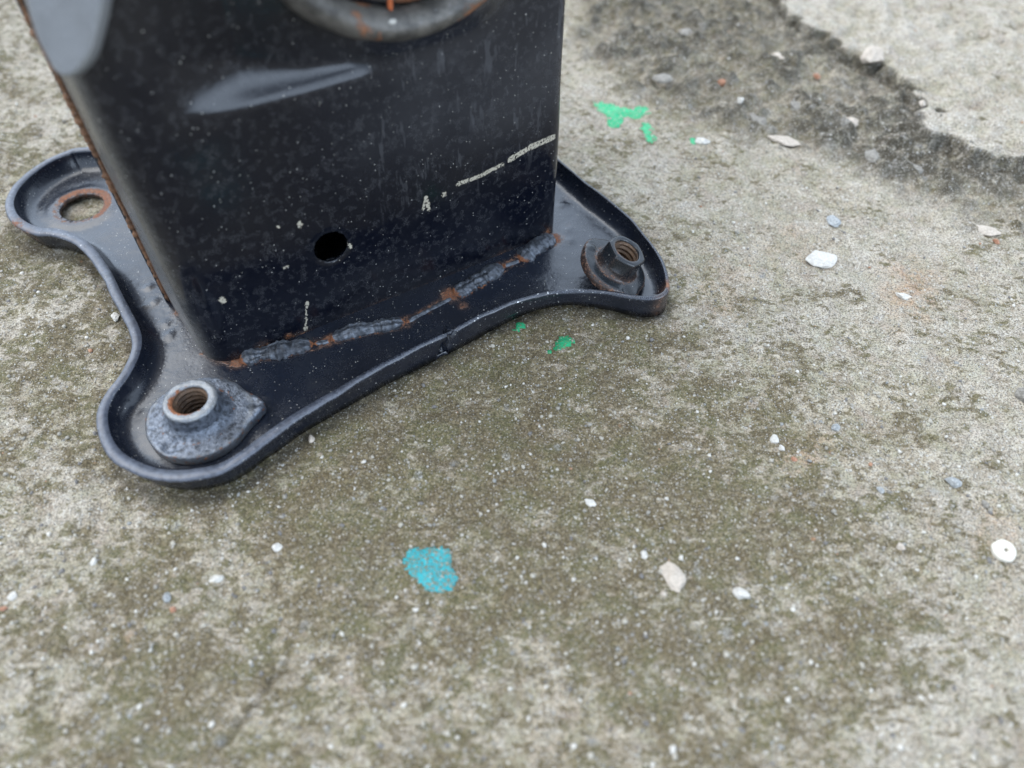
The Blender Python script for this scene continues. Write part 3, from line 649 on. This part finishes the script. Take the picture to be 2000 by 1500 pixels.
# top of the box
tv = [sf(s, f, ZT) for s, f in list(path[::6])+rp[1:-1][::-1][::-1]]
topo = [tuple(p) for p in path[::6]]+[p for p in rp[::-1]]
tv = [sf(s, f, ZT+1.5) for s, f in topo]+[sf(s, f, ZT-1.0) for s, f in topo]; k_ = len(topo)
tf = [tuple(range(k_-1, -1, -1)), tuple(range(k_, 2*k_))]+[(i, (i+1) % k_, k_+(i+1) % k_, k_+i) for i in range(k_)]
mesh_obj('top_plate', tv, tf, M_PLAIN, BR, smooth_=False)

# --- weld beads
def bead(pts_px, wdt, hgt, seed, rust_ends=1.0):
    pts_ = catmull([np.r_[at(x, y, 4)[:2]] for x, y in pts_px], .35, False); L = len(pts_); vs_, fs, ru = [], [], []
    tg = np.gradient(pts_, axis=0); tg /= np.linalg.norm(tg, axis=1)[:, None]; m = 17
    for i, (p, t_) in enumerate(zip(pts_, tg)):
        u = i/(L-1); taper = min(1, (1-(2*u-1)**8)+.03); nn_ = np.array([-t_[1], t_[0]])
        wv = 1+.45*mnoise.noise(Vector((u*4.5, seed, 0)))+.22*mnoise.noise(Vector((u*22, seed, 3)))
        for j in range(m):
            a = math.pi*j/(m-1)
            rip = .035*math.sin(i*.35*2.6-2.2*abs(math.cos(a)))+.42*mnoise.noise(Vector((i*.035, j*.5, seed)))+.22*mnoise.noise(Vector((i*.12, j*.4, seed+3)))
            r = wdt*taper*wv*(1+.07*mnoise.noise(Vector((i*.08, j*.5, seed+8)))); x = math.cos(a)*r; y = math.sin(a)**.8*hgt*taper*(wv+rip)
            vs_.append((*(p+nn_*x), FZ-.15+y)); ru.append(max(rust_ends*math.exp(-(min(u, (1-u)*1.2)*L*.35/2.2)**2), .55*(abs(math.cos(a)) > .93)))
    for i in range(L-1):
        for j in range(m-1): a = i*m+j; fs.append((a, a+1, a+m+1, a+m))
    return mesh_obj('weld_bead', vs_, fs, M_WELD, BR, attrs=dict(rust=ru))
bead([(466,704),(500,691),(560,680),(612,667)], 3.6, 2.6, 1)
bead([(644,660),(690,645),(740,636),(792,626)], 3.3, 2.6, 2)
bead([(886,574),(915,557),(950,536),(982,515)], 3.8, 2.4, 3)
bead([(1016,506),(1040,486),(1062,470),(1088,462)], 4.2, 2.4, 4)
# thin run of weld metal linking the beads, dark
bead([(792,628),(835,604),(884,578)], 1.0, .9, 5, .9)
bead([(612,668),(628,666),(644,662)], 1.0, .8, 6, .9)
bead([(982,517),(998,512),(1016,506)], 1.0, .8, 7, .9)

# --- welded nuts
def nut(center, tilt, R, lugs, dimple, rc, ztop, hr, disc_t, z0, mat, hexy=0.0, cone=3.0, rust_top=.4):
    e = bpy.data.objects.new('threaded_nut', None); e.parent = BR; SC.collection.objects.link(e); e.empty_display_size = .005
    m = 144; vs_, fs, ru = [], [], []
    # (radius, height, is_flange)
    pr = [(R-1.2, -.4, 1), (R-.15, 0, 1), (R, .5, 1), (R, disc_t-.6, 1), (R-.5, disc_t-.1, 1), (R-1.2, disc_t+.1, 1)]
    for t_ in np.linspace(0, 1, 9)[1:]: pr.append((R-1.2+(rc+cone-R+1.2)*t_, disc_t+.1+.25*t_, 1-t_*.999))
    for t_ in np.linspace(0, 1, 8)[1:]: pr.append((rc+cone*(1-t_)**2.2, disc_t+.35+(ztop*.55-disc_t)*t_, 0))
    pr += [(rc, ztop-1.2, 0), (rc-.15, ztop-.5, 0), (rc-.7, ztop-.05, 0), (rc-1.3, ztop, 0), (hr+.8, ztop, 0), (hr+.3, ztop-.15, 0), (hr, ztop-.7, 0), (hr, ztop-1.5, 0)]
    for k_, (r, z, fl) in enumerate(pr):
        for i in range(m):
            a = 2*math.pi*i/m; rr = r; zz = z
            if fl > 0:
                for la, lw, lh in lugs:
                    da = (a-la+math.pi) % (2*math.pi)-math.pi; rr += fl*lh*math.exp(-(da/lw)**2)
            if hexy and r > rc-1.5 and r <= rc+.01:
                hx = math.cos(math.pi/6)/math.cos(((a+.2) % (math.pi/3))-math.pi/6); rr = r*(1-hexy)+r*hexy*hx*1.03
            x, y = rr*math.cos(a), rr*math.sin(a)
            for dx_, dy_, dr, dz_ in dimple:
                zz += dz_*math.exp(-(((x-dx_)**2+(y-dy_)**2)/dr**2)**1.5)*(1 if rr > rc+1 else 0)
            zz += .15*mnoise.noise(Vector((x*.3, y*.3, z*.3))); rr_n = .12*mnoise.noise(Vector((x*.25, y*.25, z+7)))
            vs_.append((x*(1+rr_n/R), y*(1+rr_n/R), zz))
            q = rust_top*math.exp(-((rr-hr)/1.6)**2)*(z > ztop-3)*(1+.8*math.cos(a+2.4))
            q = max(q, .50*(fl > .95 and z < disc_t), .52*math.exp(-((rr-rc-cone)/1.5)**2)); ru.append(q)
    for k_ in range(len(pr)-1):
        for i in range(m): a = k_*m+i; b = k_*m+(i+1) % m; fs.append((a, b, b+m, a+m))
    eg = [1.0 if p[2] > ztop-.9 else (.45 if abs(math.hypot(p[0], p[1])-R) < 1.0 else 0) for p in vs_]
    body = mesh_obj('flanged_collar', vs_, fs, mat, e, attrs=dict(rust=ru, edge=eg if mat is M_ZINC else [0]*len(vs_)))
    # thread: a helical groove inside the bore
    tv_, tf_ = [], []; pitch = 2.1; turns = (ztop+1.2)/pitch; m2_ = 72; nt_ = int(turns*m2_)
    steps = 10
    rows = int((ztop+.8)/(pitch/steps))
    for j in range(rows):
        z = ztop-.9-j*pitch/steps
        for i in range(m2_):
            a = 2*math.pi*i/m2_; ph = ((z/pitch)+a/(2*math.pi)) % 1; tri = abs(ph*2-1)
            r = hr-.75*(1-tri)*min(1, j/6)+.0; tv_.append((r*math.cos(a), r*math.sin(a), z))
    for j in range(rows-1):
        for i in range(m2_): a = j*m2_+i; b = j*m2_+(i+1) % m2_; tf_.append((a, a+m2_, b+m2_, b))
    tv_.append((0, 0, z)); 
    for i in range(m2_): tf_.append(((rows-1)*m2_+i, len(tv_)-1, (rows-1)*m2_+(i+1) % m2_))
    mesh_obj('thread', tv_, tf_, M_THREAD, e)
    # spatter / tack on the flange
    e.location = tuple(np.r_[center, z0]*K); e.rotation_euler = tilt
    return e
nut(at(391, 819, 5)[:2], (0, 0, 0), 17.5, [(.25, .28, 4.6), (2.9, .4, .8)], [(-6.3, -13.2, 2.6, -1.3), (18.5, 5.2, 2.2, -.9), (20.2, 3.0, 1.6, .7)], 9.0, 13.3, 5.8, 4.0, FZ+.1, M_ZINC, 0, 3.2, .62)
nut(at(1196, 538, 5)[:2]+np.array([-1.0, -1.0]), (math.radians(2), math.radians(25), math.radians(0)), 14.0, [(-1.0, .2, 1.6), (2.4, .3, 1.2)], [(-10.5, 5, 1.6, .9), (4, -12, 2, -.7)], 8.1, 12.8, 5.2, 3.6, FZ+5.2, M_BLACKNUT, .5, 1.0, .35)

# --- swollen tube end in the pressed recess
def torus(name, s, z, f, R, r, mat, parent, squash=1.0, m=160, k=28, wob=.25, rust=None):
    vs_, fs, ru = [], [], []
    for i in range(m):
        a = 2*math.pi*i/m; ww = 1+wob*.25*mnoise.noise(Vector((math.cos(a)*2, math.sin(a)*2, 1)))
        for j in range(k):
            b = 2*math.pi*j/k; rr = R+r*ww*math.cos(b)
            rr += wob*mnoise.noise(Vector((math.cos(a)*6, math.sin(a)*6, b)))
            vs_.append(sf(s+rr*math.cos(a), f+r*squash*math.sin(b), z+rr*math.sin(a))); ru.append(rust(a, b) if rust else 0)
    for i in range(m):
        for j in range(k):
            a = i*k+j; b = i*k+(j+1) % k; c = ((i+1) % m)*k+(j+1) % k; d = ((i+1) % m)*k+j; fs.append((a, d, c, b))
    return mesh_obj(name, vs_, fs, mat, parent, attrs=dict(rust=ru))
def rr_(a, b):
    d = (a+math.pi/2+math.pi) % (2*math.pi)-math.pi        # 0 at the bottom, + to the right
    return .95*math.exp(-((d-.42)/.22)**2)*(.6+.6*math.cos(b))+.55*math.exp(-((d+.45)/.25)**2)
ring = torus('tube_lip', 79.5, 153.2, 4.5, 42.0, 4.6, M_RING, BR, 1.5, rust=rr_)
ring2 = torus('tube_bore', 82, 153.4, 1.5, 34.2, 3.6, M_RING, BR, 1.6, rust=lambda a, b: .9*max(0, math.sin(a*7+1))*.9)
# wall of the tube behind the lip, and the disc that closes it
vs_, fs = [], []
for i in range(96):
    a = 2*math.pi*i/96
    vs_ += [sf(79.5+43*math.cos(a), 4.5, 153.2+43*math.sin(a)), sf(79.5+43*math.cos(a), -16, 153.2+43*math.sin(a)), sf(79.5+38*math.cos(a), 4.5, 153.2+38*math.sin(a)), sf(79.5+38*math.cos(a), -2, 153.2+38*math.sin(a))]
for i in range(96):
    a = i*4; b = ((i+1) % 96)*4; fs += [(a, b, b+1, a+1), (a+2, a+3, b+3, b+2)]
vs_.append(sf(79.5, -2, 153.2)); fs += [(i*4+3, 384, ((i+1) % 96)*4+3) for i in range(96)]
mesh_obj('tube_wall', vs_, fs, M_PLAIN, BR)
torus('hole_lip', 42.5, 133.5, -7.0, 8.2, 1.1, M_ZINC, BR, 1.0, 72, 14, .05)
# crusty orange and pale deposits on the bore
def lump(name, s, z, f, rs, mat, parent, seed, flat=(1, 1, 1)):
    import bmesh
    bm = bmesh.new(); bmesh.ops.create_icosphere(bm, subdivisions=3, radius=1)
    for v in bm.verts: v.co *= 1+.35*mnoise.noise(v.co*1.7+Vector((seed, 0, 0)))
    vs_ = [sf(s+v.co.x*rs*flat[0], f+v.co.y*rs*flat[1], z+v.co.z*rs*flat[2]) for v in bm.verts]; fs = [[v.index for v in f_.verts] for f_ in bm.faces]; bm.free()
    return mesh_obj(name, vs_, fs, mat, parent)
tR = NT('orange_rust'); tR.set(Base_Color=tR.mix(tR.noise(1.2, 3), (.30, .07, .02), (.50, .13, .04)), Roughness=.9); M_OR = tR.m
tC = NT('pale_crust'); tC.set(Base_Color=tC.mix(tC.noise(1.2, 3), (.30, .28, .24), (.55, .53, .48)), Roughness=.85); M_CR = tC.m
s_, z_ = onface(760, 4, 6); lump('rust_flake', s_, z_, 6.5, 1.3, M_OR, ring2, 2, (.6, .6, 2.2))
for i, (x, y) in enumerate([(768,47),(778,40),(786,50),(797,46),(806,50),(812,42)]):
    s_, z_ = onface(x, y, 10.8)
    if i % 2 == 0: lump('pale_crust', s_, z_, 9.9, 1.1, M_CR, ring, i, (1.5, .5, .8))

# --- bent tab at the upper left corner
TN = -.62*EV+.66*NV+.42*np.array([0, 0, 1]); TN /= np.linalg.norm(TN)
s_t, z_t = onface(135, 152, 9); TA = sf(s_t, 9, z_t)
def ontab(px, py):
    d = ray(px, py); c = np.array([0, 0, H]); return c+d*np.dot(TA-c, TN)/np.dot(d, TN)
tab_px = [(15,-140),(28,-70),(48,0),(58,40),(72,80),(90,115),(103,138),(120,150),(140,148),(160,130),(176,102),(186,65),(196,20),(205,-40),(215,-140)]
tp = catmull([ontab(*p) for p in tab_px], .8, False); side = (np.cross(TN, EV)); vs_, fs = [], []
c_ = tp.mean(0); prof_t = [(.0, 2.2), (.0, .6), (.25, .15), (.8, 0), (1.8, -.12)]
tg_ = np.gradient(tp, axis=0); tg_ /= np.linalg.norm(tg_, axis=1)[:, None]; inn = np.cross(TN, tg_)
if np.dot(inn[len(tp)//2], c_-tp[len(tp)//2]) < 0: inn = -inn
TH = 4.2; prof_t = [(1.0, TH), (.15, TH-.4), (0, TH-1.0), (0, .9), (.25, .3), (.9, 0)]; m = len(tp)
for d_, t_ in prof_t:
    for i in range(m): vs_.append(tp[i]+inn[i]*d_-TN*t_)
for k_ in range(len(prof_t)-1):
    for i in range(m-1): a = k_*m+i; fs.append((a, a+1, a+1+m, a+m))
fs.append(tuple(range((len(prof_t)-1)*m, len(prof_t)*m))); fs.append(tuple(range(m-1, -1, -1)))
eg_ = np.repeat([0, .3, .8, .8, 1.3, .35], m)*.7  # tab rim lightened in colour as its highlight
tab = mesh_obj('bent_tab', vs_, fs, M_TAB, BR, attrs=dict(edge=eg_)); tag(tab, 'scuffed grey tab with a rounded tip at the box corner')
me = tab.data; me.polygons[-1].use_smooth = False; me.polygons[-2].use_smooth = False

# ------------------------------------------------------------------ stones and grit
def stone_mat(name, a, b):
    t = NT(name); n1 = t.noise(.9, 4, .6); c = t.mix(t.ramp(n1, .35, .65), a, b); g, _ = t.grains(1.4, .15, .3); c = t.mix(t.math('MULTIPLY', g, .6), c, tuple(q*.45 for q in a))
    t.set(Base_Color=c, Roughness=.85, Normal=t.bump(n1, .8, .7)); return t.m
M_ST = {'pale': stone_mat('pale_stone', (.40, .345, .285), (.52, .455, .38)), 'white': stone_mat('white_stone', (.48, .455, .41), (.60, .575, .52)),
        'grey': stone_mat('grey_stone', (.18, .165, .14), (.29, .27, .235)), 'blue': stone_mat('blue_grey_stone', (.24, .25, .25), (.42, .43, .42)), 'orange': stone_mat('orange_stone', (.30, .14, .08), (.42, .23, .15))}
import bmesh
def rock(px, py, wpx, hpx, mat, seed, label, height=.45, ang=0.0, name='pebble', cat='pebble', rough_=.4, blocky=0.0):
    p = ground_pt(px, py); dist = FW@(p-np.array([0, 0, H])); rx = wpx/2*dist/F; ry = hpx/2*dist/F/.75
    bm = bmesh.new(); bmesh.ops.create_icosphere(bm, subdivisions=3, radius=1); r_ = random.Random(seed)
    planes = [(Vector((r_.uniform(-1, 1), r_.uniform(-1, 1), r_.uniform(-.5, 1))).normalized(), r_.uniform(.55, .85)) for _ in range(9)]
    for v in bm.verts:
        for nn_, dd_ in planes:
            q = v.co.dot(nn_)
            if q > dd_: v.co -= nn_*(q-dd_)
        v.co *= 1+rough_*.4*mnoise.noise(v.co*2.3+Vector((seed, 0, 0)))+.06*mnoise.noise(v.co*8)
    ca, sa = math.cos(ang), math.sin(ang); hz = height*min(rx, ry)*1.5
    vs_ = [((v.co.x*rx*ca-v.co.y*ry*sa)*1.1, (v.co.x*rx*sa+v.co.y*ry*ca)*1.1, v.co.z*hz+hz*.45) for v in bm.verts]
    fs = [[v.index for v in f.verts] for f in bm.faces]; bm.free()
    o = mesh_obj(name, vs_, fs, mat, smooth_=False); o.location = tuple(p*K); return tag(o, label, cat)
rocks = [
 (1312,1132,46,48,'pale',1,'largest beige stone chip with a ragged edge, on moss at the lower right',.35,.3),
 (1447,1160,26,26,'white',2,'white angular chip just right of the largest beige stone chip',.5,.7),
 (1295,1160,12,8,'pale',31,'beige crumb tucked against the lower left of the largest stone chip',.5,.2),
 (1258,1084,14,14,'white',3,'small white chip above and left of the largest beige stone chip',.5,.2),
 (424,1132,26,14,'white',4,'elongated white chip lying below the left lobe of the plate',.4,.6),
 (542,1070,18,14,'white',5,'squarish white chip to the left above the teal paint spot',.5,.1),
 (327,1167,17,15,'blue',6,'rounded blue grey pebble at the lower left',.7,.1),
 (338,1192,12,12,'orange',7,'pinkish brown crumb below the blue grey pebble',.6,.4),
 (1512,859,20,14,'white',8,'white flat chip, upper one of a close pair right of the plate',.4,.1),
 (1526,877,11,11,'white',9,'white crumb, lower one of a close pair right of the plate',.6,.1),
 (1551,897,12,9,'orange',10,'orange brick crumb on the orange stained patch',.4,.1),
 (1860,942,30,18,'blue',11,'long blue grey pebble near the right edge of the picture',.5,-.4),
 (1922,985,14,12,'grey',12,'dark grey pebble below the long blue grey one',.6,.3),
 (1152,982,26,12,'white',13,'thin white flake on moss straight below the right nut',.2,-.4),
 (1718,958,14,12,'blue',14,'pale blue grey crumb, left one of a pair in the right half',.6,.1),
 (1736,962,10,9,'grey',15,'grey crumb, right one of a pair in the right half',.6,.1),
 (1632,838,18,13,'blue',32,'bluish pebble on moss above the pair of grey crumbs',.5,.4),
 (1996,775,30,26,'grey',16,'grey stone cut off by the right edge of the picture',.5,.2),
 (1372,278,28,14,'white',17,'small white stone with a green speck, beyond the plate',.5,0),
 (1600,507,58,36,'white',18,'broad white stone set in pale concrete beyond the right nut',.25,-.2),
 (1764,580,32,14,'white',19,'white sliver inside the rust stain',.4,-.5),
 (1625,435,28,22,'blue',20,'blue grey stone above the broad white one',.4,.1),
 (1700,115,42,34,'pale',21,'pale chunk at the top of the eroded dark band',.5,.2),
 (1925,452,48,20,'pale',22,'flat pale stone below the dark broken edge at the far right',.3,-.3),
 (1945,473,12,12,'orange',23,'orange crumb next to the flat pale stone at the far right',.6,0),
 (1412,163,20,16,'orange',24,'orange brick crumb in the eroded dark band',.5,0),
 (1595,150,12,14,'orange',25,'small reddish crumb high in the eroded dark band',.5,0),
 (1800,205,14,14,'pale',26,'pale crumb at the foot of the raised concrete layer',.6,0),
 (1530,275,60,20,'pale',27,'long flat pale stone along the lower side of the dark band',.3,-.5),
 (1445,198,14,12,'white',28,'white crumb below the orange one in the dark band',.6,0),
 (1314,1465,15,13,'white',29,'white crumb near the bottom of the mossy concrete',.6,0),
 (1758,1068,18,13,'pale',33,'pale pebble between the chips and the white disc',.5,.2),
 (26,1168,16,16,'white',34,'white square chip at the far lower left',.6,.2),
 (8,1190,14,9,'orange',35,'orange crumb at the far lower left edge',.5,.2),
 (183,1098,12,12,'white',36,'white crumb left of the elongated white chip',.6,.2),
 (608,858,12,13,'pale',37,'pale crumb right below the front rim of the plate',.6,.2),
 (812,1191,13,7,'white',38,'flat white crumb under the teal paint spot',.4,.1),
 (227,620,18,16,'white',39,'white flat crumb against the left rim of the plate',.4,.1),
]
for px, py, wp, hp, mt, sd_, lb, hh, an in rocks: rock(px, py, wp, hp, M_ST[mt], sd_, lb, hh, an)
bs = [(1292,152,40,22,'grey','flat grey stone at the near left end of the eroded dark band'), (1340,62,34,22,'grey','dark grey stone near the top of the picture in the eroded band'),
 (1480,232,44,20,'grey','low grey stone just above the long flat pale stone'), (1560,205,36,24,'grey','rounded grey stone in the middle of the eroded dark band'),
 (1664,236,34,22,'pale','pale stone directly under the raised layer in the dark band'), (1705,302,46,22,'grey','wide grey stone on the near slope of the dark band'),
 (1790,328,32,18,'grey','small grey stone below the corner of the raised layer'), (1520,110,30,20,'pale','pale stone high in the dark band against the raised layer')]
for k_, (px, py, wp, hp, mt, lb) in enumerate(bs):
    o = rock(px, py, wp, hp, M_ST[mt], 60+k_, lb, .30, k_*.9); o.location.z -= 1.0*K
# white disc with a hole
p = ground_pt(1958, 1077); R1 = 21*(FW@(p-np.array([0, 0, H])))/F; vs_, fs = [], []; m = 64
for k_, (r, z) in enumerate([(1, -.2), (1, .7), (.9, 1.0), (.5, 1.15), (.2, 1.0), (.17, .8), (.17, -.2)]):
    for i in range(m):
        a = 2*math.pi*i/m; rr = R1*r*(1+(.12*mnoise.noise(Vector((math.cos(a)*1.3, math.sin(a)*1.3, 3))))*(r > .4)); vs_.append((rr*math.cos(a)*1.05+(0.6 if r < .3 else 0), rr*math.sin(a)*1.05, z+.15*mnoise.noise(Vector((a*2, r*4, 0)))))
for k_ in range(6):
    for i in range(m): a = k_*m+i; b = k_*m+(i+1) % m; fs.append((a, b, b+m, a+m))
o = mesh_obj('shell_disc', vs_, fs, stone_mat('cream_disc', (.62, .58, .49), (.70, .66, .57))); o.location = tuple((p+[0, 0, .4])*K); o.rotation_euler = (.08, -.1, 0)
tag(o, 'cream white disc with a small hole, near the right edge on the concrete', 'disc')

# loose sand grains: nobody could count them
def grit(name, N, seed, rlo, rhi, cols, label):
    r = np.random.default_rng(seed)
    ico_v = []; bm = bmesh.new(); bmesh.ops.create_icosphere(bm, subdivisions=1, radius=1); ico = np.array([v.co[:] for v in bm.verts]); icf = np.array([[v.index for v in f.verts] for f in bm.faces]); bm.free()
    pxs = r.uniform(-100, 2100, N); pys = r.uniform(-60, 1600, N)
    P_ = []
    for a, b in zip(pxs, pys):
        d = ray(a, b); q = d*(-H/d[2])+np.array([0, 0, H]); P_.append(q[:2])
    P_ = np.array(P_); ok = ~inside(offset(outline, -1.0)[::6], P_); P_ = P_[ok]
    i = np.clip(np.searchsorted(gx, P_[:, 0]), 0, NX-1); j = np.clip(np.searchsorted(gy, P_[:, 1]), 0, NY-1); z = Z[j, i]
    n_ = len(P_); sz = rlo+(rhi-rlo)*r.random(n_)**6; sc = sz[:, None]*r.uniform(.6, 1.25, (n_, 3)); sc[:, 2] *= .75
    jit = 1+r.uniform(-.38, .38, (n_, len(ico), 1)); th = r.uniform(0, 6.28, n_); co = ico[None]*jit*sc[:, None, :]
    x = co[..., 0]*np.cos(th)[:, None]-co[..., 1]*np.sin(th)[:, None]; y = co[..., 0]*np.sin(th)[:, None]+co[..., 1]*np.cos(th)[:, None]
    VX = np.stack([x+P_[:, :1], y+P_[:, 1:2], co[..., 2]+(z+sz*.25)[:, None]], 2).reshape(-1, 3)
    FX = (icf[None]+(np.arange(n_)*len(ico))[:, None, None]).reshape(-1, 3)
    me = bpy.data.meshes.new(name); me.vertices.add(len(VX)); me.vertices.foreach_set('co', (VX*K).astype(np.float32).ravel())
    me.loops.add(FX.size); me.loops.foreach_set('vertex_index', FX.ravel().astype(np.int32)); me.polygons.add(len(FX)); me.polygons.foreach_set('loop_start', (np.arange(len(FX))*3).astype(np.int32)); me.update(calc_edges=True)
    t = me.attributes.new('tint', 'FLOAT', 'POINT'); t.data.foreach_set('value', np.repeat(r.random(n_), len(ico)).astype(np.float32))
    tt = NT(name+'_grains'); cr_ = tt.n('ShaderNodeValToRGB'); cr_.color_ramp.interpolation = 'CONSTANT'; tt.l(tt.attr('tint'), cr_.inputs[0])
    el = cr_.color_ramp.elements; el[0].position = 0; el[0].color = (*cols[0][1], 1); el[1].position = cols[1][0]; el[1].color = (*cols[1][1], 1)
    for pz, cc in cols[2:]: e_ = el.new(pz); e_.color = (*cc, 1)
    tt.set(Base_Color=cr_.outputs[0], Roughness=.8); me.materials.append(tt.m)
    o = bpy.data.objects.new(name, me); SC.collection.objects.link(o); return tag(o, label, 'grit', kind='stuff')
grit('grit', 20000, 11, .13, .85, [(0, (.38, .35, .29)), (.34, (.55, .52, .46)), (.48, (.28, .26, .22)), (.78, (.16, .15, .14)), (.93, (.26, .26, .245)), (.985, (.36, .20, .12))], 'loose pale sand grains strewn over the concrete')
